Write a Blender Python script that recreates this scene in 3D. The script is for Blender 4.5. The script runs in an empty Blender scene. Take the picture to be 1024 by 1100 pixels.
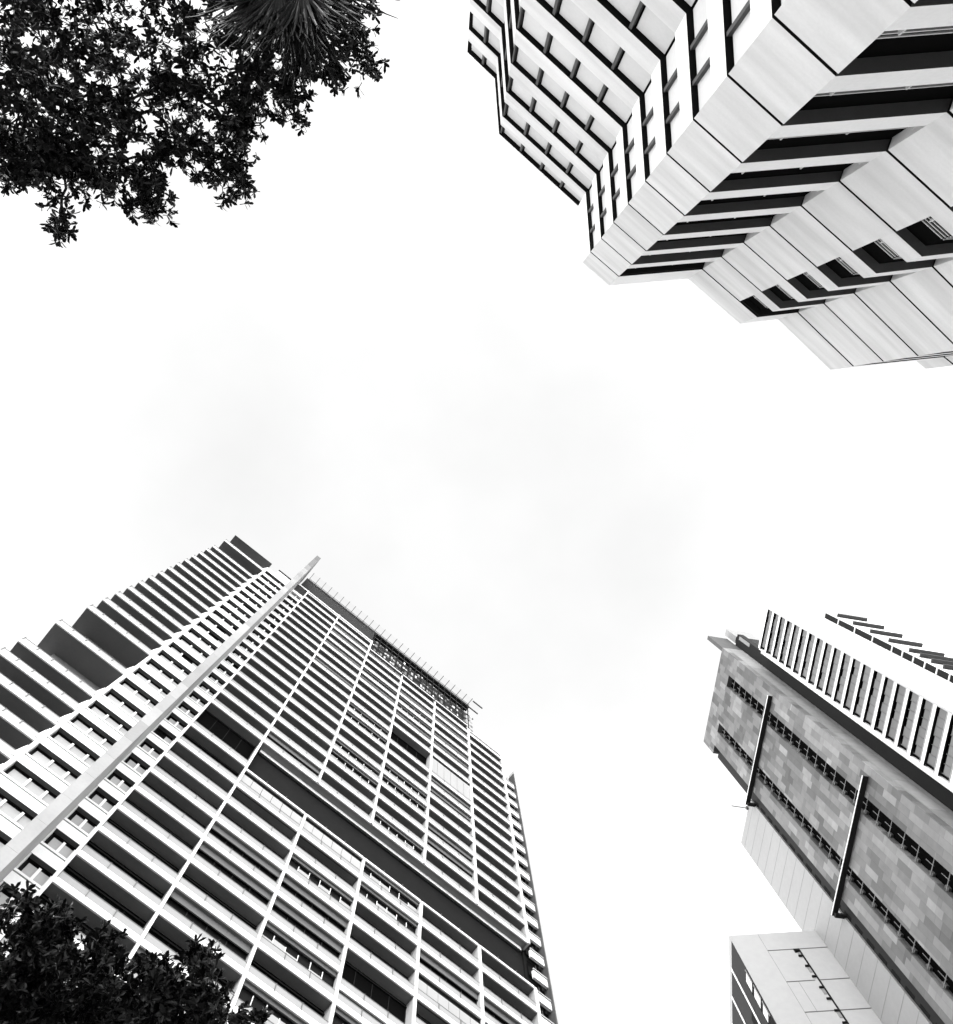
import bpy, math, random
from mathutils import Vector, Matrix, Quaternion
random.seed(7)
S = bpy.context.scene
COL = S.collection
R = math.radians

# ------------------------------------------------------------------ camera
F = 860.0                                   # focal length in pixels of the 1024 x 1100 picture
zc = Vector((487-512, -(461-550), -F)).normalized()      # world up seen by the camera
xc = (Vector((1, 0, 0)) - zc*zc.x).normalized()
yc = zc.cross(xc)
rot = Matrix((xc, yc, zc))                  # camera -> world
cd = bpy.data.cameras.new('camera'); cam = bpy.data.objects.new('camera', cd); COL.objects.link(cam)
cam.matrix_world = Matrix.Translation((0, 0, 1.6)) @ rot.to_4x4()
cd.sensor_fit = 'VERTICAL'; cd.sensor_height = 24.0; cd.lens = 24.0*F/1100.0
cd.clip_start = 0.05; cd.clip_end = 6000
S.camera = cam
S.render.resolution_x = 953; S.render.resolution_y = 1024

# ------------------------------------------------------------------ sky and sun
SUN_DIR = Vector((0.12, -1.0, 0)).normalized()          # horizontal direction towards the sun
SUN_EL = 48.0
w = bpy.data.worlds.new('World'); S.world = w; w.use_nodes = True
nt = w.node_tree; nt.nodes.clear()
out = nt.nodes.new('ShaderNodeOutputWorld'); bg = nt.nodes.new('ShaderNodeBackground')
sky = nt.nodes.new('ShaderNodeTexSky'); sky.sky_type = 'NISHITA'; sky.sun_disc = False
sky.sun_elevation = R(SUN_EL); sky.sun_rotation = math.atan2(SUN_DIR.x, SUN_DIR.y)
sky.air_density = 2.0; sky.dust_density = 6.0
bw = nt.nodes.new('ShaderNodeRGBToBW'); nt.links.new(sky.outputs[0], bw.inputs[0])
tc = nt.nodes.new('ShaderNodeTexCoord')
mp = nt.nodes.new('ShaderNodeMapping'); mp.inputs['Scale'].default_value = (1, 1, 1.6)
nt.links.new(tc.outputs['Generated'], mp.inputs[0])
cn = nt.nodes.new('ShaderNodeTexNoise'); cn.inputs['Scale'].default_value = 3.6; cn.inputs['Detail'].default_value = 7; cn.inputs['Roughness'].default_value = 0.5
nt.links.new(mp.outputs[0], cn.inputs[0])
cr = nt.nodes.new('ShaderNodeMapRange'); cr.inputs['From Min'].default_value = 0.35; cr.inputs['From Max'].default_value = 0.65
cr.inputs['To Min'].default_value = 0.975; cr.inputs['To Max'].default_value = 1.07
nt.links.new(cn.outputs[0], cr.inputs[0])
# an even overcast layer over the clear sky
ov = nt.nodes.new('ShaderNodeMix'); ov.data_type = 'FLOAT'; ov.inputs[0].default_value = 0.86; ov.inputs[3].default_value = 7.2
nt.links.new(bw.outputs[0], ov.inputs[2])
mm = nt.nodes.new('ShaderNodeMath'); mm.operation = 'MULTIPLY'
nt.links.new(ov.outputs[0], mm.inputs[0]); nt.links.new(cr.outputs[0], mm.inputs[1])
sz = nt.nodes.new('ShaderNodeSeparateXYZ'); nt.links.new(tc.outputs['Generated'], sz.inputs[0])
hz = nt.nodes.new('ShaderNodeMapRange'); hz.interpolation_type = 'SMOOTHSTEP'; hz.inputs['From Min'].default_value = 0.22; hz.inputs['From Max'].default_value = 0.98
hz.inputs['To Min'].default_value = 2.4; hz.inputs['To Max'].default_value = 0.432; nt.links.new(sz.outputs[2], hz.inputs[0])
m2 = nt.nodes.new('ShaderNodeMath'); m2.operation = 'MULTIPLY'          # dimmed overhead, brightened towards the unseen horizon to light the walls
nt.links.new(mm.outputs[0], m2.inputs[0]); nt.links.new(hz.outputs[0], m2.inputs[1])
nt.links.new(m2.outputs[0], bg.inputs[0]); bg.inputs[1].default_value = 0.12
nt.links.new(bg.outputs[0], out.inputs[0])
sl = bpy.data.lights.new('sun', 'SUN'); sl.energy = 0.5; sl.angle = R(25); sl.color = (1, 1, 1)
so = bpy.data.objects.new('sun', sl); COL.objects.link(so)
sv = Vector((SUN_DIR.x*math.cos(R(SUN_EL)), SUN_DIR.y*math.cos(R(SUN_EL)), math.sin(R(SUN_EL))))
so.rotation_euler = sv.to_track_quat('Z', 'Y').to_euler()
S.view_settings.view_transform = 'Standard'; S.view_settings.look = 'None'
S.view_settings.gamma = 1; S.view_settings.exposure = 1.45; S.view_settings.use_curve_mapping = False

# ------------------------------------------------------------------ materials (a black and white photograph: all greys)
def material(name, v, rough=0.75, var=0.06, scale=0.6, stretch=(1, 1, 1), objvar=0.0, spec=0.3, fine=0.03, rotz=0.0):
    m = bpy.data.materials.new(name); m.use_nodes = True; n = m.node_tree; L = n.links
    b = n.nodes['Principled BSDF']; b.inputs['Roughness'].default_value = rough
    b.inputs['Specular IOR Level'].default_value = spec
    t = n.nodes.new('ShaderNodeTexCoord'); mp = n.nodes.new('ShaderNodeMapping')
    if rotz: mp.vector_type = 'TEXTURE'
    mp.inputs['Scale'].default_value = stretch; mp.inputs['Rotation'].default_value = (0, 0, rotz)
    L.new(t.outputs['Object'], mp.inputs[0])
    a = n.nodes.new('ShaderNodeTexNoise'); a.inputs['Scale'].default_value = scale; a.inputs['Detail'].default_value = 6
    L.new(mp.outputs[0], a.inputs[0])
    f = n.nodes.new('ShaderNodeTexNoise'); f.inputs['Scale'].default_value = scale*22; f.inputs['Detail'].default_value = 4
    L.new(t.outputs['Object'], f.inputs[0])
    def mr(src, amp):
        r = n.nodes.new('ShaderNodeMapRange'); r.inputs['From Min'].default_value = 0.3; r.inputs['From Max'].default_value = 0.7
        r.inputs['To Min'].default_value = 1-amp; r.inputs['To Max'].default_value = 1+amp; L.new(src, r.inputs[0]); return r.outputs[0]
    def mul(x, y):
        k = n.nodes.new('ShaderNodeMath'); k.operation = 'MULTIPLY'; L.new(x, k.inputs[0]); L.new(y, k.inputs[1]); return k.outputs[0]
    o = mul(mr(a.outputs[0], var), mr(f.outputs[0], fine))
    if objvar:
        oi = n.nodes.new('ShaderNodeObjectInfo'); r = n.nodes.new('ShaderNodeMapRange')
        r.inputs['To Min'].default_value = 1-objvar; r.inputs['To Max'].default_value = 1+objvar
        L.new(oi.outputs['Random'], r.inputs[0]); o = mul(o, r.outputs[0])
    k = n.nodes.new('ShaderNodeMath'); k.operation = 'MULTIPLY'; k.inputs[1].default_value = v; L.new(o, k.inputs[0])
    L.new(k.outputs[0], b.inputs['Base Color'])
    return m

def stone_tiles(name, e, tw, th, lo, hi):
    """grey tiles of random tone on the vertical faces of a building whose facade runs along e"""
    m = bpy.data.materials.new(name); m.use_nodes = True; n = m.node_tree; L = n.links
    b = n.nodes['Principled BSDF']; b.inputs['Roughness'].default_value = 0.55
    g = n.nodes.new('ShaderNodeNewGeometry')
    dot = n.nodes.new('ShaderNodeVectorMath'); dot.operation = 'DOT_PRODUCT'; dot.inputs[1].default_value = (e[0]-0.35*e[1], e[1]+0.35*e[0], 0)
    L.new(g.outputs['Position'], dot.inputs[0])
    sp = n.nodes.new('ShaderNodeSeparateXYZ'); L.new(g.outputs['Position'], sp.inputs[0])
    def M(op, a, bb=None):
        k = n.nodes.new('ShaderNodeMath'); k.operation = op
        for i, x in enumerate((a, bb)):
            if x is None: continue
            if isinstance(x, (int, float)): k.inputs[i].default_value = x
            else: L.new(x, k.inputs[i])
        return k.outputs[0]
    def layer(tw, th, seed):
        u = M('DIVIDE', dot.outputs['Value'], tw); cu = M('FLOOR', u)
        wn = n.nodes.new('ShaderNodeTexWhiteNoise'); wn.noise_dimensions = '1D'; L.new(M('ADD', cu, seed), wn.inputs['W'])
        v = M('ADD', M('DIVIDE', sp.outputs[2], th), M('MULTIPLY', wn.outputs[0], 7.0)); cv = M('FLOOR', v)
        cb = n.nodes.new('ShaderNodeCombineXYZ'); L.new(cu, cb.inputs[0]); L.new(cv, cb.inputs[1]); cb.inputs[2].default_value = seed
        w2 = n.nodes.new('ShaderNodeTexWhiteNoise'); w2.noise_dimensions = '3D'; L.new(cb.outputs[0], w2.inputs['Vector'])
        ju = M('LESS_THAN', M('FRACT', u), 0.05); jv = M('LESS_THAN', M('FRACT', v), 0.02)
        return w2.outputs[0], M('MAXIMUM', ju, jv)
    a, ja = layer(tw, th, 3.0); c, jc = layer(tw*2, th*1.7, 11.0)
    mix = M('ADD', M('MULTIPLY', a, 0.6), M('MULTIPLY', c, 0.4))
    no = n.nodes.new('ShaderNodeTexNoise'); no.inputs['Scale'].default_value = 0.7; no.inputs['Detail'].default_value = 8; L.new(g.outputs['Position'], no.inputs[0])
    val = M('ADD', lo, M('MULTIPLY', M('POWER', mix, 1.5), hi-lo))
    val = M('MULTIPLY', val, M('ADD', 0.72, M('MULTIPLY', no.outputs[0], 0.56)))
    val = M('MULTIPLY', val, M('SUBTRACT', 1.0, M('MULTIPLY', ja, 0.22)))
    L.new(val, b.inputs['Base Color'])
    return m

def glass_mat(name, v, rough=0.08, spec=0.5):
    return material(name, v, rough=rough, var=0.15, scale=0.15, spec=spec, fine=0.02)

M_WHITE  = material('white_paint', 0.80, var=0.03, scale=0.25)
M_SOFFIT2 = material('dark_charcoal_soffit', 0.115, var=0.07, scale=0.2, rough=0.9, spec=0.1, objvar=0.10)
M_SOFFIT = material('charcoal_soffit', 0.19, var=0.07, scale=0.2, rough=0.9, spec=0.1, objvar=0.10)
M_GLASSP = material('balustrade_glass', 0.30, rough=0.25, var=0.03, scale=0.3, spec=0.5)  # opaque light grey: the sky reflection is put into the colour
M_VOID   = material('unlit_glazing', 0.004, rough=0.8, spec=0.0)
M_RAIL   = material('rail_metal', 0.12, rough=0.5)
M_DARKG  = glass_mat('dark_glass', 0.006, spec=0.05, rough=0.25)
M_BULK   = material('bulkhead_grey', 0.13, rough=0.8)
M_PALE  = material('pale_blind_and_reflection', 0.35, rough=0.5, var=0.03, scale=0.3, objvar=0.04)  # blinds, and sky reflection painted on the flush glazing
M_BLINDW = material('strip_blind', 0.36, rough=0.5, var=0.04, scale=0.3, objvar=0.05)
M_PART   = material('partition_paint', 0.50, var=0.04, scale=0.3)
M_FIN    = material('blade_concrete', 0.30, var=0.20, scale=0.11, stretch=(1, 1, 1), rough=0.8)
M_CONC   = material('fair_concrete', 0.56, var=0.13, scale=0.5, stretch=(3.2, 1.0, 0.40), rough=0.85, objvar=0.04, rotz=R(39.5), fine=0.025)
M_CONCF  = material('smooth_concrete', 0.66, var=0.05, scale=0.35, rough=0.85, objvar=0.02)
M_JOINT  = material('joint_shadow_gap', 0.015, rough=0.95, spec=0.05)
M_BLACK  = material('black_reveal', 0.014, rough=0.95, spec=0.05)
M_CHAR   = material('charcoal_reveal', 0.085, rough=0.9, spec=0.1)
M_MULL   = material('dark_mullion', 0.10, rough=0.6)
M_MULL2  = material('bronze_mullion', 0.045, rough=0.6, var=.3, scale=2.0)
M_FRAME  = material('black_frame', 0.02, rough=0.7, spec=0.1)
M_PANE2  = material('white_pane', 0.62, rough=0.4, var=0.03, scale=0.3, objvar=0.03)
M_PANE   = material('sky_lit_pane', 0.52, rough=0.25, var=0.06, scale=0.3, objvar=0.05)
M_LTRIM  = material('light_trim', 0.42, rough=0.6)
E_B = (math.cos(R(99.5)), math.sin(R(99.5)))
M_STONE  = stone_tiles('grey_stone_tiles', E_B, 1.15, 3.3, 0.040, 0.235)
M_CAP    = stone_tiles('pale_stone_return', (E_B[1], -E_B[0]), 2.4, 9.0, 0.17, 0.25)
M_DKWALL = material('dark_cladding', 0.014, rough=0.8, var=0.05, scale=0.1, spec=0.15)
M_DKWAL2 = material('charcoal_cladding', 0.022, rough=0.8, var=0.05, scale=0.1, spec=0.15)
M_WWALL  = material('white_render', 0.80, rough=0.8, var=0.02, scale=0.1)
M_RIB    = material('pale_metal_panel', 0.27, rough=0.45, var=0.05, scale=0.06, objvar=0.0)
M_GREYB  = material('grey_blind', 0.14, rough=0.5, var=0.08, scale=0.25, objvar=0.10)
M_SLABL  = material('mid_grey_bar', 0.17, rough=0.6)
M_SLAB3  = material('grey_sunshade', 0.07, rough=0.7)
M_PANELC = material('grey_panel', 0.31, rough=0.6, var=0.08, scale=0.05, objvar=0.0)

# ------------------------------------------------------------------ helpers
def tag(o, label=None, cat=None, group=None, kind=None):
    if label: o['label'] = label
    if cat: o['category'] = cat
    if group: o['group'] = group
    if kind: o['kind'] = kind
    return o

def empty(name, loc, label, cat, group=None):
    o = bpy.data.objects.new(name, None); COL.objects.link(o); o.location = loc
    o.empty_display_size = 2
    return tag(o, label, cat, group)

class MB:
    """collects faces with materials and links them as ONE mesh object"""
    def __init__(s): s.v = []; s.f = []; s.mi = []; s.mats = []
    def m(s, mat):
        if mat not in s.mats: s.mats.append(mat)
        return s.mats.index(mat)
    def poly(s, pts, mat):
        b = len(s.v); s.v += [tuple(p) for p in pts]; s.f.append(tuple(range(b, b+len(pts)))); s.mi.append(s.m(mat))
    def prism(s, quad, z0, z1, mat, capmat=None):
        """quad: plan polygon (x, y); walls plus bottom and top"""
        b = len(s.v); n = len(quad); k = s.m(mat); kc = s.m(capmat or mat)
        s.v += [(x, y, z0) for x, y in quad] + [(x, y, z1) for x, y in quad]
        s.f.append(tuple(range(b+n-1, b-1, -1))); s.mi.append(kc)
        s.f.append(tuple(range(b+n, b+2*n))); s.mi.append(k)
        for i in range(n):
            j = (i+1) % n; s.f.append((b+i, b+j, b+n+j, b+n+i)); s.mi.append(k)
    def tube(s, pts, rad, mat, n=6):
        k = s.m(mat); rings = []
        for i, p in enumerate(pts):
            p = Vector(p); d = (Vector(pts[min(i+1, len(pts)-1)])-Vector(pts[max(i-1, 0)])).normalized()
            a = d.orthogonal().normalized(); c = d.cross(a); r = rad[i] if isinstance(rad, (list, tuple)) else rad
            b = len(s.v); rings.append(b)
            s.v += [tuple(p + (a*math.cos(t*2*math.pi/n)+c*math.sin(t*2*math.pi/n))*r) for t in range(n)]
        for q in range(len(rings)-1):
            a, b = rings[q], rings[q+1]
            for t in range(n):
                u = (t+1) % n; s.f.append((a+t, a+u, b+u, b+t)); s.mi.append(k)
    def build(s, name, parent=None, smooth=False):
        if not s.v: return None
        o0 = Vector(parent_world(parent)) if parent else Vector((0, 0, 0))
        me = bpy.data.meshes.new(name)
        me.from_pydata([(x-o0.x, y-o0.y, z-o0.z) for x, y, z in s.v], [], s.f)
        for mt in s.mats: me.materials.append(mt)
        me.polygons.foreach_set('material_index', s.mi)
        if smooth: me.polygons.foreach_set('use_smooth', [True]*len(s.f))
        me.update()
        o = bpy.data.objects.new(name, me); COL.objects.link(o)
        if parent: o.parent = parent
        return o

def parent_world(p):
    v = Vector(p.location)
    while p.parent: p = p.parent; v += Vector(p.location)
    return v

class Frame:
    """facade frame: s runs along the facade, d is the distance from the camera point measured square to it, z above the eye"""
    def __init__(s, deg, flip=False):
        s.e = Vector((math.cos(R(deg)), math.sin(R(deg)))); s.n = Vector((-s.e.y, s.e.x))
        if flip: s.n = -s.n
    def p(s, a, d): q = s.e*a + s.n*d; return (q.x, q.y)
    def box(s, mb, s0, s1, d0, d1, z0, z1, mat, capmat=None):
        q = [s.p(s0, d0), s.p(s1, d0), s.p(s1, d1), s.p(s0, d1)]
        mb.prism(q, z0+1.6, z1+1.6, mat, capmat)

# ------------------------------------------------------------------ ground
def ground():
    m = material('paving', 0.16, var=0.2, scale=0.3, rough=0.9)
    b = MB(); b.poly([(-3000, -3000, 0), (3000, -3000, 0), (3000, 3000, 0), (-3000, 3000, 0)], m)
    tag(b.build('ground'), kind='structure')
ground()

# ================================================================== residential tower (lower left)
T = Frame(39.55); D = 35.9
tower = empty('residential_tower', (T.p(0.4*D, D+8)[0], T.p(0.4*D, D+8)[1], 0),
              'tall white apartment tower with dark balconies and a long concrete blade, lower left', 'building')
LV = 0.0862
def q_up(l): return (2.158 + LV*l)*D
COLS = [-.042, .1375, .332, .523, .714, .909, 1.102]
CW = 0.11                                     # half width of a column
DEPTH = 1.02
# core and side walls
b = MB()
T.box(b, -.415*D, .335*D, D+2.5, D+18, -1.6, 3.60*D, M_PART)
T.box(b, -.243*D, -.05*D, D+0.9, D+2.5, -1.6, 3.52*D, M_PART)
T.box(b, -.05*D, .335*D, D+DEPTH+.12, D+2.5, -1.6, 3.60*D, M_BLACK)
T.box(b, .335*D, 1.10*D, D+DEPTH+.12, D+18, -1.6, 3.44*D, M_BLACK)
T.box(b, 1.10*D, 1.168*D, D+0.9, D+18, -1.6, 3.33*D, M_BLACK)
T.box(b, -.05*D, 1.10*D, D+0.2, D+DEPTH+.11, -1.6, 0.95*D, M_PART)
b.build('wall', tower)
# columns (partition walls with white fronts)
ctop = [3.66, 3.66, 3.66, 3.51, 3.51, 3.50, 3.49]
for c, t in zip(COLS, ctop):
    b = MB()
    x = c*D; hw = CW if c < 0.8 else CW*1.15
    for za, zb in (((-1.6, t*D),) if c < .2 else ((-1.6, 1.9735*D), (2.158*D, t*D))):
        T.box(b, x-hw, x+hw, D-.10, D+.12, za, zb, M_WHITE)
        T.box(b, x-hw+.02, x+hw-.02, D+.12, D+DEPTH+.1, za, zb-.1, M_PART)
    b.build('column', tower)

cells = []                                    # (bay, z of slab soffit, type of opening under it, opening height)
top = [17, 17, 16, 16, 16, 15.5]
types_up = {(1, 16): 'B', (1, 15): 'B', (1, 13): 'B', (1, 10): 'B', (1, 1): 'B',
            (2, 13): 'C', (2, 12): 'B', (2, 8): 'C', (2, 7): 'C', (2, 4): 'C', (2, 3): 'C', (2, 16): 'B',
            (3, 14): 'B', (3, 13): 'C', (3, 11): 'B', (3, 9): 'A', (3, 5): 'C', (3, 4): 'C', (3, 1): 'C', (3, 12): 'C',
            (4, 16): 'A', (4, 15): 'B', (4, 14): 'B', (4, 12): 'B', (4, 11): 'B', (4, 9): 'W', (4, 7): 'B', (4, 6): 'B', (4, 3): 'B', (4, 2): 'B'}
types_lo = {(1, 0): 'W', (1, 3): 'B', (1, 4): 'B', (1, 6): 'B', (1, 8): 'C',
            (2, 0): 'W', (2, 2): 'C', (2, 3): 'B', (2, 4): 'B', (2, 5): 'C', (2, 7): 'C',
            (3, 0): 'C', (3, 1): 'C', (3, 5): 'B', (3, 6): 'C',
            (4, 2): 'B', (4, 3): 'W', (4, 5): 'C', (5, 2): 'B', (5, 4): 'B'}
skip_up = {(3, 8), (4, 8)}
levels = {}
for bay in range(6):
    L = []
    l = top[bay]
    lst = [l] + list(range(int(math.ceil(l))-1, 0, -1))
    for v in lst:
        if (bay, v) in skip_up: continue
        L.append((q_up(v), types_up.get((bay, v), 'A'), 'up'))
    L.append((q_up(0), 'T' if bay else 'A', 'up'))
    L.append((1.984*D if bay == 0 else 1.972*D, types_lo.get((bay, 0), 'A'), 'thin' if bay else 'up'))
    for j in range(1, 12):
        z = (1.882 - LV*(j-1))*D
        if bay == 3 and j == 5: z -= 0.5*LV*D
        if bay == 3 and j > 5: z -= 0.0
        L.append((z, types_lo.get((bay, j), 'A'), 'up'))
    levels[bay] = L
rng = random.Random(3)
jobs = []
for bay, L in levels.items():
    s0, s1 = COLS[bay]*D + CW, COLS[bay+1]*D - CW
    for i, (z, ty, kind) in enumerate(L):
        zb = L[i+1][0] if i+1 < len(L) else z - LV*D
        jobs.append((z, zb, s0, s1, ty, kind, i == 0, bay))
jobs.sort(key=lambda j: j[0])

def balcony_slab(mb, s0, s1, d0, d1, z, thin, toprow=False):
    eh = 0.30 if thin or toprow else 0.55
    T.box(mb, s0, s1, d0, d0+.12, z, z+eh, M_WHITE)
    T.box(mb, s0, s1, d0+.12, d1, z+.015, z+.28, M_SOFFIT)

def balustrade(mb, s0, s1, d0, z, thin, nposts=2, ends=True, top=1.16):
    z0 = z + .55
    if not thin:
        T.box(mb, s0, s1, d0+.03, d0+.055, z0+.02, z+top, M_GLASSP)
        T.box(mb, s0, s1, d0+.015, d0+.07, z+top, z+top+.06, M_RAIL)
    else:
        z0 = z+.30
    ps = [s0 + (s1-s0)*k/(nposts+1) for k in range(1, nposts+1)]
    for p in ps:
        T.box(mb, p-.022, p+.022, d0-.035, d0+.015, z0-.12, z+top+.05 if not thin else z0+.25, M_RAIL)
    if ends and not thin:
        T.box(mb, s0, s0+.05, d0-.02, d0+.015, z0-.1, z+1.2, M_RAIL)

def window_wall(mb, s0, s1, z, zb, ty, rng):
    """the glazing behind a balcony, from the slab soffit z down to the slab below at zb"""
    zt = z; zf = zb + .29
    if ty == 'A':
        d = D+DEPTH-.05
        T.box(mb, s0, s1, d, d+.05, zf, zt, M_VOID)
        n = 4
        for k in range(n+1):
            x = s0+.04 + (s1-s0-.08)*k/n; T.box(mb, x-.03, x+.03, d-.05, d-.001, zf, zt-.45, M_BLACK)
        T.box(mb, s0, s1, d-.12, d-.052, zt-.42, zt-.30, M_BLACK)
    elif ty == 'B':
        T.box(mb, s0, s1, D+.34, D+.44, zt-.62, zt+.01, M_BULK)
        T.box(mb, s0, s1, D+.58, D+.62, zf, zt-.3, M_DARKG)
        for k in range(5):
            x = s0+.04 + (s1-s0-.08)*k/4; T.box(mb, x-.025, x+.025, D+.54, D+.579, zf, zt-.5, M_FRAME)
    elif ty == 'C':
        d = D+.42
        T.box(mb, s0, s1, D+.26, D+.36, zt-.32, zt+.01, M_BULK)
        n = 6; st = rng.random()
        for k in range(n):
            a = s0 + (s1-s0)*k/n; c = s0 + (s1-s0)*(k+1)/n
            drop = rng.choice([0.0, 0.0, .35, .55, 1.0]) + .45
            T.box(mb, a, c, d, d+.04, zf, zt-.33-drop, M_PALE)
            T.box(mb, a, c, d+.05, d+.08, zf, zt-.3, M_DARKG)
            T.box(mb, a-.03, a+.03, d-.05, d-.002, zf, zt-.3-rng.random()*.5, M_WHITE)
        T.box(mb, s0, s1, d-.09, d-.052, zf+1.25, zf+1.30, M_RAIL)
    elif ty == 'W':
        d = D+.16; n = 6
        T.box(mb, s0, s1, d+.06, d+.10, zf-.3, zt-.0, M_DARKG)
        for k in range(n):
            a = s0 + (s1-s0)*k/n + .02; c = s0 + (s1-s0)*(k+1)/n - .02
            T.box(mb, a, c, d, d+.05, zf-.25, zt-.55, M_PALE)  # pale pane colour stands for sky reflected in flush glazing
    elif ty == 'T':
        d = D+5.0
        T.box(mb, s0, s1, d-.05, d, zf, zt, M_DARKG)

n_sep = 0; bs, bb, bw_ = MB(), MB(), MB()
for (z, zb, s0, s1, ty, kind, first, bay) in jobs:
    thin = kind == 'thin'
    d1 = D + (DEPTH if ty != 'T' else 5.0)
    sep = n_sep < 70
    mb1 = MB() if sep else bs; mb2 = MB() if sep else bb; mb3 = MB() if sep else bw_
    if first:
        balcony_slab(mb1, s0, s1, D, D+DEPTH, z, True, True)
    else:
        balcony_slab(mb1, s0, s1, D, D+DEPTH, z, thin)
        balustrade(mb2, s0, s1, D, z, thin)
    if ty != 'T': window_wall(mb3, s0, s1, z, zb, ty, rng)
    if sep:
        o = mb1.build('balcony', tower)
        r_ = mb2.build('balustrade', o)
        mb3.build('window_wall', tower)
        n_sep += 1

# sky terrace soffit: two open storeys with a deep dark ceiling behind a thin white lip
b = MB()
z0 = q_up(0)
sa, sb = COLS[1]*D + CW, COLS[6]*D - .3
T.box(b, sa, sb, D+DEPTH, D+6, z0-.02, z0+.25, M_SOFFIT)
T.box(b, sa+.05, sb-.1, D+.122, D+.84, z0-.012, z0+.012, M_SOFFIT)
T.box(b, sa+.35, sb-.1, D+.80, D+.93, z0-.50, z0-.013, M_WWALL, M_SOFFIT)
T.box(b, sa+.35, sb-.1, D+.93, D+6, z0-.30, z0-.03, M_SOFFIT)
k = 1
x = sa+1.5
while x < sb-1:
    T.box(b, x-.012, x+.012, D+.94, D+5.5, z0-.312, z0-.301, M_CHAR); x += 1.72
b.build('terrace_soffit', tower)

# balconies at the left end, some of them two storeys high
Lq = [3.636, 3.464, 3.291]
q = 3.205
while q > 2.2: Lq.append(q); q -= .0865
Lq += [2.158, 1.985, 1.812]
q = 1.7255
while q > 1.1: Lq.append(q); q -= .0865
sL, sR = -.459*D, -.249*D
for i, q in enumerate(Lq):
    z = q*D; topl = i == 0
    sep = q < 2.6
    mb1 = MB() if sep else bs; mb2 = MB() if sep else bb
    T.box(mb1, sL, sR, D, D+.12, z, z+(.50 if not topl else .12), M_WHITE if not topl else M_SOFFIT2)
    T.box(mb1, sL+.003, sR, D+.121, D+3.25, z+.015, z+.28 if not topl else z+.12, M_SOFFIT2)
    if not topl:
        T.box(mb1, sL-.02, sL+.1, D+.1, D+3.25, z+.03, z+.4, M_WHITE)
        balustrade(mb2, sL, sR-.25, D, z, False, nposts=4, top=1.03)
        for dd in (0.0, .9): T.box(mb2, sL-.03, sL+.02, D+dd, D+dd+.05, z+.4, z+1.2, M_RAIL)
        T.box(mb2, sL-.02, sL+.02, D+.05, D+1.1, z+1.16, z+1.21, M_RAIL)
    if sep:
        o = mb1.build('balcony', tower); mb2.build('balustrade', o)
b1 = bs.build('balcony', tower); tag(b1, kind='stuff')
tag(bb.build('balustrade', b1), kind='stuff')
tag(bw_.build('window_wall', tower), kind='stuff')
# glazing behind the left balconies
b = MB()
T.box(b, -.415*D, -.25*D, D+2.42, D+2.495, 0, 3.58*D, M_SOFFIT)
b.build('glazed_wall', tower)

# strip of windows either side of the blade
def strip_window(sa, sb, z, zb, panes, glassy, par, spandrel=1.0):
    """z: underside of the spandrel above; zb: underside of the next spandrel down"""
    b = MB(); T.box(b, sa, sb, D, D+.35, zb, zb+spandrel, M_WHITE, M_CHAR)
    T.box(b, sa, sb, D+.35, D+.46, zb, zb+spandrel, M_WHITE, M_BLACK)
    T.box(b, sa, sb, D-.02, D+.02, zb+spandrel+.10, zb+spandrel+.30, M_WHITE)       # sill course
    T.box(b, sa, sb, D+.03, D+.46, zb+spandrel, zb+spandrel+.36, M_SLABL)
    b.build('spandrel', par)
    b = MB(); d = D+.40
    zl = zb+spandrel+.36
    T.box(b, sa, sb, d+.06, d+.10, zl, z, M_DARKG)
    n = panes; m = .30
    for k in range(n):
        a = sa+m + (sb-sa-m)*k/n + .10; c = sa+m + (sb-sa-m)*(k+1)/n - .06
        if glassy and rng.random() < .05: continue
        T.box(b, a, c, d, d+.05, zl, z-.28, M_BLINDW)
        T.box(b, c-.02, c+.16, d-.14, d+.02, zl, z-.28, M_WHITE)
    T.box(b, sa+.18, sa+.24, d-.1, d-.03, zl, z-.35, M_BLACK)
    T.box(b, sa, sa+.14, D+.02, d+.05, zl-.02, z, M_PART)
    b.build('window', par)
z = 3.5*D
k = 0
while z > 1.15*D:
    zb = z - .0845*D
    strip_window(-.243*D, -.120*D, z, zb, 3, True, tower)
    strip_window(-.100*D, COLS[0]*D-CW, z, zb, 2, True, tower)
    z = zb
b = MB()                                       # wall over the top window and the roof upstand
T.box(b, -.243*D, -.122*D, D, D+2.5, 3.5*D, 3.55*D, M_WHITE, M_CHAR)
T.box(b, -.205*D, -.122*D, D+.05, D+2.5, 3.55*D, 3.62*D, M_WHITE)
T.box(b, -.207*D, -.122*D, D-.05, D+.08, 3.62*D, 3.634*D, M_FRAME)
T.box(b, -.099*D, COLS[0]*D-CW, D+.02, D+.3, 3.500*D, 3.535*D, M_WHITE)
T.box(b, -.100*D, COLS[0]*D-CW, D+.02, D+2.4, 3.648*D, 3.665*D, M_WHITE, M_SOFFIT)
T.box(b, -.248*D, -.240*D, D-.12, D+.9, 1.0*D, 3.54*D, M_WHITE)
b.build('parapet', tower)
# scalloped white returns between the left balconies and the window strip
for q in Lq[1:]:
    z = q*D; b = MB()
    for g in range(8):
        a, c = g*.22, (g+1)*.22
        T.box(b, -.2525*D-.12+.20*(1-math.cos(g/7*math.pi/2)), -.249*D+.05, D-.10, D+.05, z+.35+a, z+.35+c-.001, M_WHITE)
    b.build('edge_trim', tower)

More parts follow.
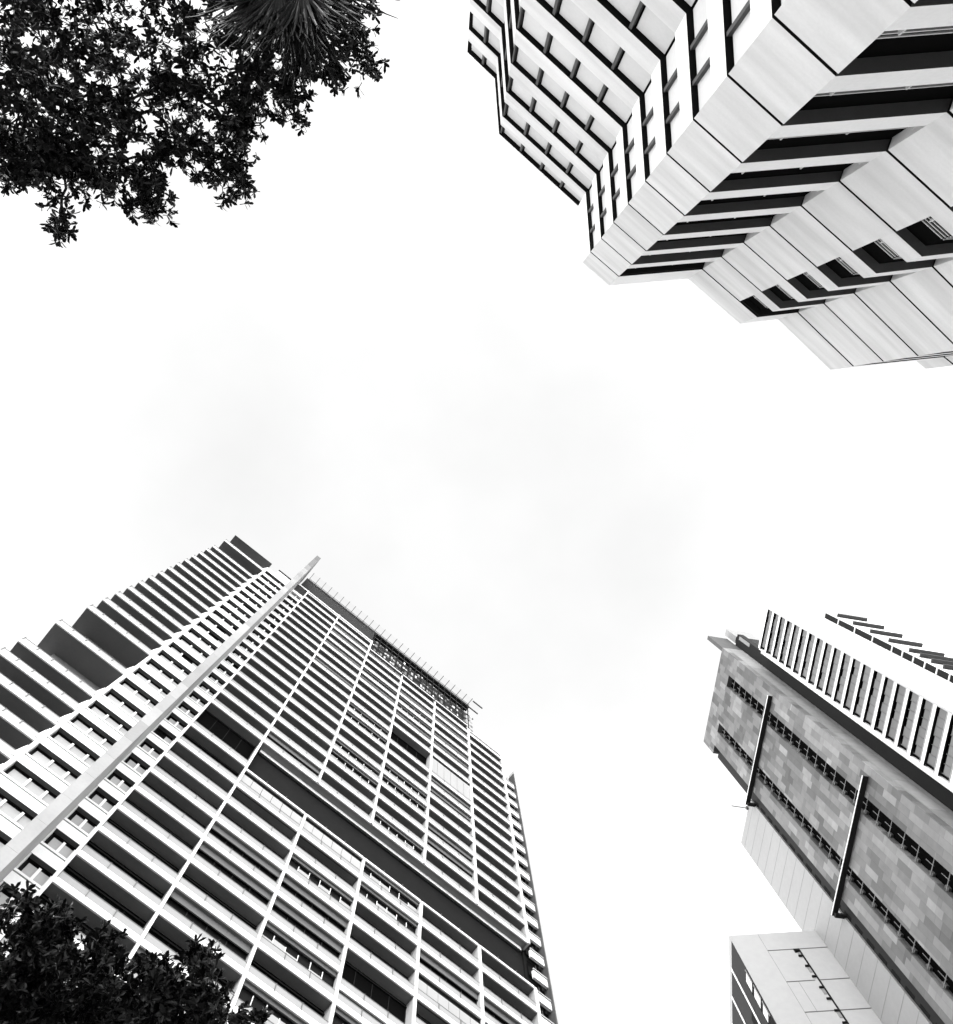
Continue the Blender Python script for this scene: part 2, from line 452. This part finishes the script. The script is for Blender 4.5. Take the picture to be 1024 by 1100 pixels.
# the blade
b = MB(); DP = D*(1-.108)
r5 = random.Random(8); z = -1.6
fins = [M_FIN] + [material('blade_panel', v, var=.12, scale=.2, rough=.75) for v in (.25, .28, .32, .30)]
tips = [material('blade_tip_panel', v, var=.10, scale=.3, rough=.6) for v in (.10, .13, .17, .20)]
while z < 3.86*D:
    zn = min(z+3.05, 3.872*D)
    T.box(b, -.122*D, -.099*D, DP, D+1.2, z, zn-.012, r5.choice(fins) if z < 3.45*D else r5.choice(tips))
    z = zn
T.box(b, -.1215*D, -.0995*D, DP+.02, D+1.19, -1.6, 3.871*D-.02, M_RAIL)
b.build('concrete_blade', tower)
# narrow window bay and fin at the right end
z = 3.315*D
while z > 1.5*D:
    zb = z - LV*D
    b = MB()
    T.box(b, COLS[6]*D+CW, 1.160*D, D+.05, D+.30, zb, zb+1.05, M_WHITE)
    T.box(b, COLS[6]*D+CW, 1.160*D, D-.02, D+.10, zb+1.15, zb+1.30, M_LTRIM)
    b.build('spandrel', tower)
    b = MB(); T.box(b, COLS[6]*D+CW, 1.160*D, D+.65, D+.69, zb+1.05, z, M_DARKG)
    T.box(b, COLS[6]*D+1.1, COLS[6]*D+1.17, D+.55, D+.649, zb+1.05, z, M_MULL)
    b.build('window', tower)
    z = zb
b = MB(); T.box(b, 1.160*D, 1.172*D, D-.25, D+.95, -1.6, 3.40*D, M_LTRIM)
T.box(b, 1.156*D, 1.1599*D, D-.22, D+.95, -1.6, 3.37*D, M_CHAR)
T.box(b, 1.150*D, 1.172*D, D+.95, D+8, -1.6, 3.38*D, M_PART)
b.build('end_fin', tower)

# roof: dark eave, steel lattice over the right bays, glass canopy on brackets
b = MB()
T.box(b, -.09*D, .334*D, D+.06, D+.16, 3.655*D, 3.668*D, M_WHITE)
T.box(b, -.09*D, .93*D, D+.3, D+4, 3.84*D, 3.865*D, M_DKWAL2)
T.box(b, -.09*D, .334*D, D+.35, D+.5, 3.669*D, 3.84*D, M_FRAME)
T.box(b, .334*D, .93*D, D+1.3, D+4, 3.45*D, 3.84*D, M_DKWAL2)
b.build('eave', tower)
b = MB(); r2 = random.Random(5); x = .338*D
while x < .93*D:
    T.box(b, x, x+.10, D+.25, D+.38, 3.49*D, 3.84*D, M_BLACK)
    for zz in (3.54, 3.60, 3.66, 3.72):
        for xx in (.15, .72):
            if r2.random() < .72:
                h_ = r2.uniform(.7, 1.9); T.box(b, x+xx, x+xx+.42, D+.5, D+.56, zz*D+r2.uniform(0, .5), zz*D+h_, r2.choice([M_LTRIM, M_SLABL, M_PALE, M_WHITE, M_BULK]))
    x += 1.30
for zz in (3.535, 3.60, 3.665, 3.73, 3.79): T.box(b, .336*D, .93*D, D+.40, D+.46, zz*D, zz*D+.12, M_MULL)
T.box(b, .336*D, .93*D, D+.42, D+1.1, 3.505*D, 3.53*D, M_BLACK)
b.build('steel_lattice', tower)
b = MB(); x = -.08*D; zc_ = 3.87*D
while x < .93*D:
    T.box(b, x, x+.07, D-1.05, D+.4, zc_-.05, zc_+.10, M_FRAME); x += 1.33
for dd in (-.9, .4, 1.7): T.box(b, .93*D, .99*D, D+dd, D+dd+.2, zc_-.3, zc_-.1, M_RAIL)
T.box(b, -.08*D, .93*D, D+.2, D+.26, zc_, zc_+.08, M_RAIL)
b.build('canopy_bracket', tower)
b = MB(); T.box(b, -.08*D, .985*D, D-.95, D+.25, zc_+.11, zc_+.13, M_WWALL)
gm = bpy.data.materials.new('clear_glass'); gm.use_nodes = True
pb = gm.node_tree.nodes['Principled BSDF']; pb.inputs['Base Color'].default_value = (.96, .96, .96, 1)
pb.inputs['Roughness'].default_value = .02; pb.inputs['Transmission Weight'].default_value = 1; pb.inputs['IOR'].default_value = 1.02
b.mats = [gm]; b.build('glass_canopy', tower)

# ================================================================== concrete building (upper right)
H = 3.6
bld = empty('concrete_building', (20, -20, 0), 'pale concrete office block with a sawtooth facade and black window bands, at upper right', 'building')
PL = [(1.4, -30), (1.01, -24.2), (2.78, -22.6), (3.07, -19.17), (8.30, -14.67), (8.64, -11.06), (10.45, -9.57), (15.75, -10.04),
      (19.38, -7.09), (21.95, -7.39), (25.7, -4.02), (31.6, -4.62), (32.3, -4.1), (46, -5.4)]
PV = [Vector(p) for p in PL]
# outward normal = towards the camera side; direction of travel has the street on its left
def nrm(i):
    d = (PV[i+1]-PV[i]).normalized(); return Vector((-d.y, d.x))
NR = [nrm(i) for i in range(len(PV)-1)]
def off(i, d):
    """vertex i moved inwards by d with a mitre"""
    if i == 0: return PV[0] - NR[0]*d
    if i == len(PV)-1: return PV[-1] - NR[-1]*d
    a, c = NR[i-1], NR[i]; m = (a+c); m = m/ m.dot(a)
    return PV[i] - m*d
def band(mb, i, d0, d1, z0, z1, mat, cap=None, f0=0.0, f1=1.0):
    A0, B0, A1, B1 = off(i, d0), off(i+1, d0), off(i, d1), off(i+1, d1)
    a0 = A0.lerp(B0, f0); b0 = A0.lerp(B0, f1); a1 = A1.lerp(B1, f0); b1 = A1.lerp(B1, f1)
    if f0 > 0: u = NR[i]; a1 = a0 - u*(d1-d0)
    if f1 < 1: u = NR[i]; b1 = b0 - u*(d1-d0)
    mb.prism([tuple(a0), tuple(b0), tuple(b1), tuple(a1)], z0+1.6, z1+1.6, mat, cap)
ZR = 15.15*H
kinds = {0: 'win', 1: 'win', 2: 'win', 3: 'win', 4: 'win2', 5: 'panel', 6: 'deep', 7: 'notch', 8: 'deep', 9: 'panel', 10: 'deep', 11: 'panel', 12: 'deep'}
b = MB()
core = [tuple(off(i, .75)) for i in range(len(PV))]
b.prism(core + [(46, -45), (1.6, -45)], 0, ZR+1.0, M_BLACK)
for i in range(len(PV)-1):
    band(b, i, 0.0, .74, -1.6, 2.29*H, M_CONC)
    if i in (5, 7, 9, 11): pass
b.build('wall', bld)
for i, kd in kinds.items():
    white = M_CONCF if i in (4,) else M_CONC
    fl = M_WHITE if i == 4 else (M_CONCF if i in (6, 8, 10, 12) else M_CONC)
    b = MB()
    if kd == 'win':
        band(b, i, -.03, .5, ZR-.16, ZR, M_CONCF, M_BLACK)
    else:
        band(b, i, -.0, .5, 14.3*H, ZR, fl, M_BLACK); band(b, i, .10, .5, 14.3*H-.15, 14.3*H-.001, M_JOINT)
    b.build('parapet', bld)
    for k in range(2, 15 if kd == 'win' else 14):
        zk = (k+.29)*H; zt = zk+H if k < 14 else ZR-.16
        if kd in ('win', 'win2'):
            b = MB(); sp = .40*H
            band(b, i, 0, .20, zk, zk+sp, fl, M_BLACK); band(b, i, .20, .55, zk, zk+sp, M_BLACK)
            band(b, i, .05, .20, zk+sp+.002, zk+sp+.04, M_JOINT)
            b.build('spandrel', bld)
            b = MB(); n = {0: 3, 1: 2, 2: 2, 3: 4, 4: 3}[i]
            band(b, i, .45, .55, zk+sp, zt, M_BLACK)
            ln = (PV[i+1]-PV[i]).length
            for j in range(n):
                g = .14/ln
                band(b, i, .22, .26, zk+sp+.03, zt-.12, M_PANE if i != 4 else M_PANE2, None, max(1e-4, j/n+g*(.2 if j == 0 and i != 3 else .9)), min(.9999, (j+1)/n-g*.6))
                if j or i in (3,):
                    band(b, i, .06, .34, zk+sp+.02, zt-.02, M_MULL2, None, max(1e-4, j/n-g*.45), j/n+g*.55)
            b.build('window', bld)
        elif kd == 'panel':
            b = MB(); band(b, i, 0, .60, zk, zt-.15, M_CONC, M_JOINT); band(b, i, .10, .6, zt-.15, zt-.001, M_JOINT); b.build('wall_panel', bld)
        elif kd in ('deep', 'notch'):
            f0 = .67 if kd == 'notch' else 0.0
            if kd == 'notch':
                b = MB(); band(b, i, 0, .60, zk, zt-.15, M_CONC, M_JOINT, 0.0, f0); band(b, i, .10, .6, zt-.15, zt-.001, M_JOINT, None, 0.0, f0); b.build('wall_panel', bld)
            b = MB(); sp = .31*H
            band(b, i, 0, .20, zk, zk+sp, M_CONCF if kd == 'deep' else M_CONC, M_CHAR, f0)
            band(b, i, .20, .60, zk, zk+sp, M_CHAR, None, f0)
            b.build('spandrel', bld)
            b = MB(); band(b, i, .42, .50, zk+sp, zt, M_VOID, None, f0)
            for t in (.55, .78, 1.0, 1.22): band(b, i, .37, .415, zk+sp+t, zk+sp+t+.06, M_LTRIM, None, f0 + .03*(f0 > 0) + .001, .985)
            ln = (PV[i+1]-PV[i]).length
            st = (.55/ln if kd == 'deep' else f0+.05)
            while st < .97:
                band(b, i, .05, .30, zk+sp-.02, zk+sp+.42, M_LTRIM, None, st, st+.05/ln); st += 2.25/ln
            b.build('window', bld)

# ================================================================== stone-clad high-rise (lower right)
B = Frame(99.5, flip=True)                     # n = (.986, .165)
hr = empty('stone_clad_tower', (B.p(48, 85)[0], B.p(48, 85)[1], 0), 'high-rise clad in patchy grey stone with slit windows and white wing, lower right', 'building')
DS = 69.0; ZS = 177.9; HF = 3.3
# stone wall pieces between the window slits
slits = [(43.45, 46.0), (54.5, 56.6)]; ztop = 2.479*DS
b = MB()
for a, c in ((39.0, 43.45), (46.0, 54.5), (56.6, 59.7)):
    B.box(b, a, c, DS, DS+1.2, -1.6, ztop, M_STONE)
B.box(b, 39.0, 61.6, DS, DS+1.2, ztop, ZS, M_STONE)
B.box(b, 39.0, 59.7, DS+1.2, DS+25, -1.6, ztop, M_CAP)
B.box(b, 39.0, 61.6, DS+1.2, DS+25, ztop, ZS-.5, M_CAP)
b.build('stone_wall', hr)
b = MB(); B.box(b, 38.97, 39.6, DS+1.2, DS+4.9, -1.6, ZS+.02, M_CAP); b.build('return_wall', hr)
for (a, c) in slits:
    z = ztop
    while z > 70:
        b = MB(); zb = z-HF
        B.box(b, a, c, DS+1.02, DS+1.06, zb, z, M_VOID)
        B.box(b, a, c, DS+.25, DS+.33, zb, zb+.12, M_SLABL)
        B.box(b, a, a+(c-a)*.06, DS+.3, DS+1.0, zb, z, M_CHAR)
        B.box(b, a+(c-a)*.45, a+(c-a)*.45+.07, DS+.45, DS+.52, zb+.12, zb+HF*.55, M_SLABL)
        B.box(b, c-.4, c, DS+.6, DS+1.0, zb+.1, zb+.9, M_RAIL)
        b.build('window', hr); z = zb
# projecting ledges across the stone face
for zz in (2.147*DS, 1.627*DS, 1.107*DS):
    b = MB(); B.box(b, 40.4, 62.6, DS-.85, DS, zz, zz+.14, M_CHAR, M_DKWAL2)
    B.box(b, 40.4, 62.6, DS-.93, DS-.851, zz-.02, zz+.2, M_WHITE)
    B.box(b, 62.0, 62.6, DS-.6, DS+1.4, zz-.5, zz-.01, M_DKWAL2)
    b.build('ledge', hr)
# corner blade over the roof and the pale box behind it
b = MB(); B.box(b, 39.0, 39.9, DS, DS+4.8, ZS, 188.4, M_SLAB3); b.build('roof_blade', hr)
b = MB(); B.box(b, 37.0, 38.55, 73.7, 80, 183.0, 190.0, M_RIB); b.build('roof_box', hr)
# dark recess between stone block and the finned wing
b = MB(); B.box(b, 36.3, 39.0, 73.75, 75.2, -1.6, 182.6, M_DKWALL)
B.box(b, 36.45, 37.25, 73.66, 73.74, 174.5, 181.0, M_RIB); b.build('recess_wall', hr)
# dark channel between stone wall and ribbed wing
b = MB(); B.box(b, 59.7, 62.35, DS+1.2, DS+14, -1.6, 171.0, M_DKWAL2)
b.build('channel_wall', hr)
for k in range(26):
    b = MB(); zz = 149-HF*k
    B.box(b, 61.75, 62.2, DS+1.13, DS+1.199, zz-2.0, zz, M_BLACK); b.build('vent', hr)
b = MB(); B.box(b, 62.36, 71.5, 69.85, 69.85+14, -1.6, 2.155*69.8, M_RIB)
zz = 2.155*69.8 - HF*.6
while zz > 60:
    B.box(b, 62.36, 71.5, 69.838, 69.849, zz, zz+.08, M_SLABL); zz -= HF
b.build('ribbed_wall', hr)
b = MB(); B.box(b, 64.2, 64.3, 66.5, 69.5, 150.4, 150.6, M_RAIL); B.box(b, 64.0, 64.5, 69.5, 70.2, 150.2, 150.9, M_RAIL); b.build('roof_bracket', hr)
# finned wing
DF = 71.6; s0, s1 = 26.06, 35.15; zr = 165.0
b = MB(); B.box(b, s0, s1+.9, DF+.8, DF+11.7, -1.6, zr-.2, M_WWALL)
B.box(b, s0, s0+.28, DF, DF+.8, -1.6, zr, M_LTRIM)
B.box(b, s0, s1+.9, DF+.8, DF+11.7, zr-.2, zr, M_WWALL)
B.box(b, s1-.22, s1, DF-.05, DF+.8, -1.6, zr-.6, M_WHITE)
b.build('wing_wall', hr)
z = zr - .9; r3 = random.Random(9)
b = MB(); B.box(b, s0+.28, s1-.22, DF, DF+.8, z, zr, M_WHITE, M_BLACK); b.build('spandrel', hr)
while z > 80:
    zb = z-HF
    b = MB(); B.box(b, s0+.28, s1-.22, DF-.02, DF+.26, zb, zb+.75, M_WHITE, M_BLACK)
    B.box(b, s0+.28, s1-.22, DF+.12, DF+.2, zb+.95, zb+1.02, M_RAIL)
    B.box(b, s0+.28, s1-.22, DF+.0, DF+.04, zb+.93, zb+1.0, M_LTRIM); b.build('spandrel', hr)
    b = MB(); B.box(b, s0+.28, s1-.22, DF+.62, DF+.66, zb, z, M_DARKG); n = 6
    for k in range(n):
        a = s0+.3+(s1-s0-1.1)*k/n; c = s0+.3+(s1-s0-1.1)*(k+1)/n
        B.box(b, a+.04, c-.04, DF+.30, DF+.34, zb+.7, z-.22-r3.choice([0, .1, .3]), M_GREYB)
        B.box(b, c-.03, c+.03, DF+.24, DF+.36, zb+.7, z-.3, M_BULK)
    b.build('window', hr); z = zb
# rear wing with stacked balconies and sunshades
b = MB(); B.box(b, 24.8, 26.5, 83.4, 96, -1.6, 163, M_DKWALL)
B.box(b, 24.68, 24.90, 83.1, 96, -1.6, 163.2, M_WHITE); b.build('rear_wall', hr)
zz = 156.9
for k in range(18):
    b = MB(); B.box(b, 24.90, 26.35, 83.25, 83.39, zz, zz+.28, M_WHITE); b.build('floor_band', hr)
    zz -= 6.65 if k < 3 else 3.32
zz = 158.0
for k in range(14):
    b = MB(); B.box(b, 23.95, 24.67, 83.4, 89.7, zz, zz+(.30 if k < 4 else .22), M_SLAB3); b.build('sunshade', hr)
    zz -= 6.45 if k < 4 else 3.22

# ================================================================== low grey block behind (bottom edge)
Cf = Frame(-2.5)
gb = empty('panelled_building', (Cf.p(55, 95)[0], Cf.p(55, 95)[1], 0), 'grey panel-clad block with a dark glazed side, behind the stone tower at the bottom edge', 'building')
DC = 82.0; ZC = 118.6; sc = 40.06
b = MB(); Cf.box(b, sc, 78, DC, DC+26, -1.6, ZC, M_PANELC)
b.build('wall', gb)
b = MB()
for zz in (114.5, 107.5, 101.4, 94.9, 88.4):
    Cf.box(b, 44.7, 48.9, DC-.05, DC-.002, zz-.12, zz, M_MULL); Cf.box(b, 49.6, 60, DC-.05, DC-.002, zz-.12, zz, M_MULL)
    Cf.box(b, 46.4, 46.45, DC-.012, DC-.002, zz-6.3, zz-.15, M_BULK) if zz in (107.5, 94.9) else None
Cf.box(b, 44.66, 44.70, DC-.014, DC-.003, 60, ZC-.2, M_BULK)
b.build('panel_joint', gb)
zz = 114.0
b = MB(); Cf.box(b, 49.35, 49.6, DC-.06, DC-.003, 60, 114.5, M_BLACK); Cf.box(b, 48.6, 49.35, DC-.055, DC-.003, 113.6, 114.5, M_BLACK); b.build('slot', gb)
k = 0
while zz > 75:
    b = MB(); Cf.box(b, 48.75, 49.35, DC-.25, DC-.003, zz-.20, zz, M_BLACK)
    if k % 2 == 0: Cf.box(b, 48.9, 49.34, DC-.055, DC-.003, zz-1.4, zz-.36, M_SLABL)
    b.build('louvre', gb); zz -= 2.3 if k else 1.2; k += 1
# left side: runs away from the camera
b = MB()
Cf.box(b, sc-.06, sc-.002, DC+.06, DC+26, -1.6, ZC-1.4, M_DKWAL2); b.build('side_wall', gb)
dd = DC+4.5
while dd < DC+26:
    b = MB(); Cf.box(b, sc-.16, sc-.061, dd, dd+.35, -1.6, ZC-1.4, M_WHITE); b.build('pilaster', gb); dd += 4.7
zz = ZC-7.5; k = 0; r4 = random.Random(2)
while zz > 72:
    b = MB(); Cf.box(b, sc-.09, sc-.061, DC+.25, DC+2.3, zz-3.1, zz, M_BLACK)
    if k % 4 != 3:
        Cf.box(b, sc-.13, sc-.091, DC+.45, DC+2.0, zz-2.2-r4.random()*.6, zz-.4, M_PANE)
        Cf.box(b, sc-.20, sc-.091, DC+.30, DC+.45, zz-3.0, zz-.1, M_SLABL)
    b.build('window', gb)
    if k % 2 == 0:
        b = MB(); Cf.box(b, sc-.09, sc-.061, DC+5.4, DC+6.6, zz-9.0, zz-2.4, M_BLACK)
        Cf.box(b, sc-.12, sc-.091, DC+6.8, DC+8.8, zz-8.8, zz-3.2, M_PANE); b.build('window', gb)
    zz -= 3.3; k += 1

# ================================================================== trees
def px_dir(px, py):
    v = rot @ Vector((px-512, -(py-550), -F)); return v/v.z
def world(px, py, z):
    v = px_dir(px, py); return Vector((v.x*z, v.y*z, z+1.6))

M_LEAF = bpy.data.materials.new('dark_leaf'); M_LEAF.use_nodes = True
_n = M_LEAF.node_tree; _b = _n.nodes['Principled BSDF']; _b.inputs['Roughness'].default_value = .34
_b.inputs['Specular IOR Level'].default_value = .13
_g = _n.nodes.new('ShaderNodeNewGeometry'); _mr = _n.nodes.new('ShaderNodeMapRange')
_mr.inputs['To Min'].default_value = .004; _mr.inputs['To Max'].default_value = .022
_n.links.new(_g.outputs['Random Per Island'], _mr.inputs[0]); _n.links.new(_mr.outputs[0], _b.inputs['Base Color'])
M_BARK = material('bark', 0.03, var=.3, scale=4, rough=.9, spec=.1)

def leaf(mb, p, d, up, L, W, k):
    d = d.normalized(); s = d.cross(up)
    if s.length < 1e-3: s = d.orthogonal()
    s.normalize(); u = s.cross(d)
    b = len(mb.v)
    a = p; m1 = p+d*L*.38-u*L*.03; m2 = p+d*L*.75-u*L*.07; t = p+d*L-u*L*.14
    mb.v += [tuple(a), tuple(m1+s*W*.42+u*W*.12), tuple(m2+s*W*.50+u*W*.1), tuple(t), tuple(m2-s*W*.50+u*W*.1), tuple(m1-s*W*.42+u*W*.12), tuple(m1), tuple(m2)]
    for f in ((0, 1, 6), (1, 2, 7, 6), (2, 3, 7), (0, 6, 5), (6, 7, 4, 5), (7, 3, 4)):
        mb.f.append(tuple(b+q for q in f)); mb.mi.append(k)

def rnd_dir(rg):
    while True:
        v = Vector((rg.uniform(-1, 1), rg.uniform(-1, 1), rg.uniform(-1, 1)))
        if .1 < v.length < 1: return v.normalized()

def rosette(mb, wood, p, axis, rg, L, W, n, k):
    """a tuft of leaves round a shoot tip"""
    axis = axis.normalized(); o = axis.orthogonal().normalized()
    base = p - axis*L*.9
    wood.tube([base, p], [.006, .004], M_BARK, 3)
    for i in range(n):
        a = i*2.4 + rg.random(); r = Quaternion(axis, a) @ o
        lift = rg.uniform(.0, 1.7)
        d = r*(1.0) + axis*lift
        leaf(mb, p - axis*L*.5*rg.random(), d, axis, L*rg.uniform(.5, 1.2), W*rg.uniform(.75, 1.2), k)

def limb(mb, a, b_, r0, r1, rg, n=5, wob=.08):
    pts = []; L = (b_-a).length
    for i in range(n+1):
        t = i/n; p = a.lerp(b_, t)
        if 0 < i < n: p = p + rnd_dir(rg)*L*wob*.5
        pts.append(p)
    mb.tube(pts, [r0+(r1-r0)*i/n for i in range(n+1)], M_BARK, 7)
    return pts

def broadleaf(name, label, base, fork, lobes, leafL, leafW, seed, per, dens):
    """lobes: (centre, radius, tufts)"""
    rg = random.Random(seed)
    root = empty(name, base, label, 'tree')
    tr = MB(); limb(tr, Vector(base), fork, .30, .20, rg, 6, .03); tr.build('trunk', root, smooth=True)
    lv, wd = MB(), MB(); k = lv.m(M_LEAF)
    done = [(fork, .11)]
    for (c, r, n) in sorted(lobes, key=lambda l: (l[0]-fork).length):
        src, rs = min(done, key=lambda d: (d[0]-c).length + .35*(d[0]-fork).length)
        r1 = max(.018, rs*.62)
        pts = limb(wd, src, c, rs*.8, r1, rg, 7, .10); done.append((c, r1)); done.append((pts[4], r1*1.15))
        subs = []
        for _ in range(max(4, int(r*9))):
            q = c + rnd_dir(rg)*r*rg.uniform(.4, .9)
            limb(wd, pts[rg.choice([5, 6, 7])], q, .013, .005, rg, 4, .14); subs.append(q)
        for _ in range(int(n*dens)):
            if rg.random() < .55:
                p = rg.choice(subs) + rnd_dir(rg)*.30*rg.random()
            else:
                p = c + rnd_dir(rg)*r*rg.random()**.4
            if (p-c).length > r*1.15: continue
            ax = (p-c).normalized()*.6 + Vector((0, 0, .3)) + rnd_dir(rg)*.7
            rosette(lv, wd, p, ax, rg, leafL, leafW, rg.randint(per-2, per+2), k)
    wd.build('branches', root, smooth=True)
    lv.build('foliage', root)
    return root

def lob(px, py, z, rpx, n): return (world(px, py, z), rpx/F*z, n)
# the tree over the upper left corner
broadleaf('broadleaf_tree', 'dark leafy tree overhanging the upper left corner, seen against the sky', (-8.6, -8.4, 0),
    Vector((-7.0, -6.9, 6.5)), [
    lob(-30, 60, 10, 90, 170), lob(40, 30, 11, 65, 110), lob(25, 120, 9.5, 72, 170), lob(70, 175, 9.6, 45, 75), lob(110, 110, 10.4, 46, 70),
    lob(65, 238, 9.8, 22, 12), lob(130, 175, 9.6, 50, 80), lob(160, 215, 9.8, 27, 24), lob(120, 40, 11.5, 42, 50), lob(190, 20, 11, 45, 60),
    lob(185, 90, 10.2, 38, 55), lob(205, 160, 9.8, 36, 50), lob(240, 190, 10, 32, 38), lob(235, 120, 10.3, 42, 60), lob(262, 140, 10.6, 26, 24),
    lob(270, 60, 10.6, 60, 95), lob(330, 40, 10.4, 52, 95), lob(315, 100, 10.2, 22, 20), lob(370, 60, 10.2, 36, 46), lob(385, 15, 10.6, 24, 18),
    lob(20, 185, 10, 30, 28), lob(316, 125, 10.3, 14, 8), lob(-80, -60, 10, 120, 120), lob(90, -50, 10.5, 80, 90), lob(250, -40, 10.5, 80, 90), lob(340, -10, 11, 50, 55)],
    .108, .039, 21, 8, 2.25)
# the tree under the tower at lower left
broadleaf('leafy_tree', 'dark bushy tree in the lower left corner, in front of the white tower', (-7.2, 8.6, 0),
    Vector((-5.6, 7.6, 4.4)), [
    lob(15, 1045, 7.5, 70, 230), lob(-60, 1000, 7.5, 60, 90), lob(90, 1075, 7.2, 62, 210), lob(150, 1090, 7.0, 52, 150), lob(205, 1085, 7.2, 50, 120),
    lob(112, 1020, 7.6, 26, 26), lob(215, 1035, 7.6, 24, 22), lob(15, 975, 7.8, 24, 22), lob(55, 1000, 7.8, 26, 30), lob(268, 1094, 7.6, 20, 14),
    lob(100, 1150, 7, 90, 200), lob(-20, 1120, 7, 80, 150), lob(165, 1048, 7.4, 26, 34)],
    .095, .036, 33, 9, 1.9)

def fan_palm():
    rg = random.Random(12)
    hub = world(310, -42, 6.2)
    root = empty('fan_palm', (hub.x-.3, hub.y-.5, 0), 'fan palm with long drooping fronds at the top edge, in front of the broadleaf tree', 'palm')
    tr = MB(); limb(tr, Vector((hub.x-.3, hub.y-.5, 0)), hub, .16, .12, rg, 8, .02); tr.build('trunk', root, smooth=True)
    m = material('palm_leaf', .010, rough=.24, var=.8, scale=7, spec=.45)
    for i in range(15):
        az = rg.uniform(0, 2*math.pi) if i > 10 else R(98) + (i-5)*.21 + rg.uniform(-.1, .1)
        el = rg.uniform(-.35, .35)
        d = Vector((math.cos(az)*math.cos(el), math.sin(az)*math.cos(el), math.sin(el)))
        mb = MB(); tip = hub + d*rg.uniform(.14, .30)
        mb.tube([hub, hub.lerp(tip, .5)+Vector((0, 0, .05)), tip], [.02, .016, .012], m, 4)
        side = d.cross(Vector((0, 0, 1))).normalized(); up = side.cross(d)
        ns = 19
        for k in range(ns):
            a = R(-62 + 124*k/(ns-1) + rg.uniform(-5, 5)); sd = d*math.cos(a) + side*math.sin(a)
            L = rg.uniform(.46, .74)*(1-.25*abs(k/(ns-1)-.5)*2); kk = mb.m(m)
            pts = []; p = tip.copy(); v = sd.copy()
            for q in range(7):
                pts.append(p.copy()); p += v*(L/6); v = (v + Vector((0, 0, -1))*(.02+.055*q) + rnd_dir(rg)*.06).normalized()
            b0 = len(mb.v)
            for q, p in enumerate(pts):
                wd = .012*(1-(q/6)**1.6)+.003; sdv = (pts[min(q+1, 6)]-pts[max(q-1, 0)]).cross(up).normalized()
                mb.v += [tuple(p+sdv*wd+up*wd*.5), tuple(p), tuple(p-sdv*wd+up*wd*.5)]
            for q in range(6):
                a_ = b0+q*3
                mb.f += [(a_, a_+3, a_+4, a_+1), (a_+1, a_+4, a_+5, a_+2)]; mb.mi += [kk, kk]
        mb.build('frond', root)
fan_palm()
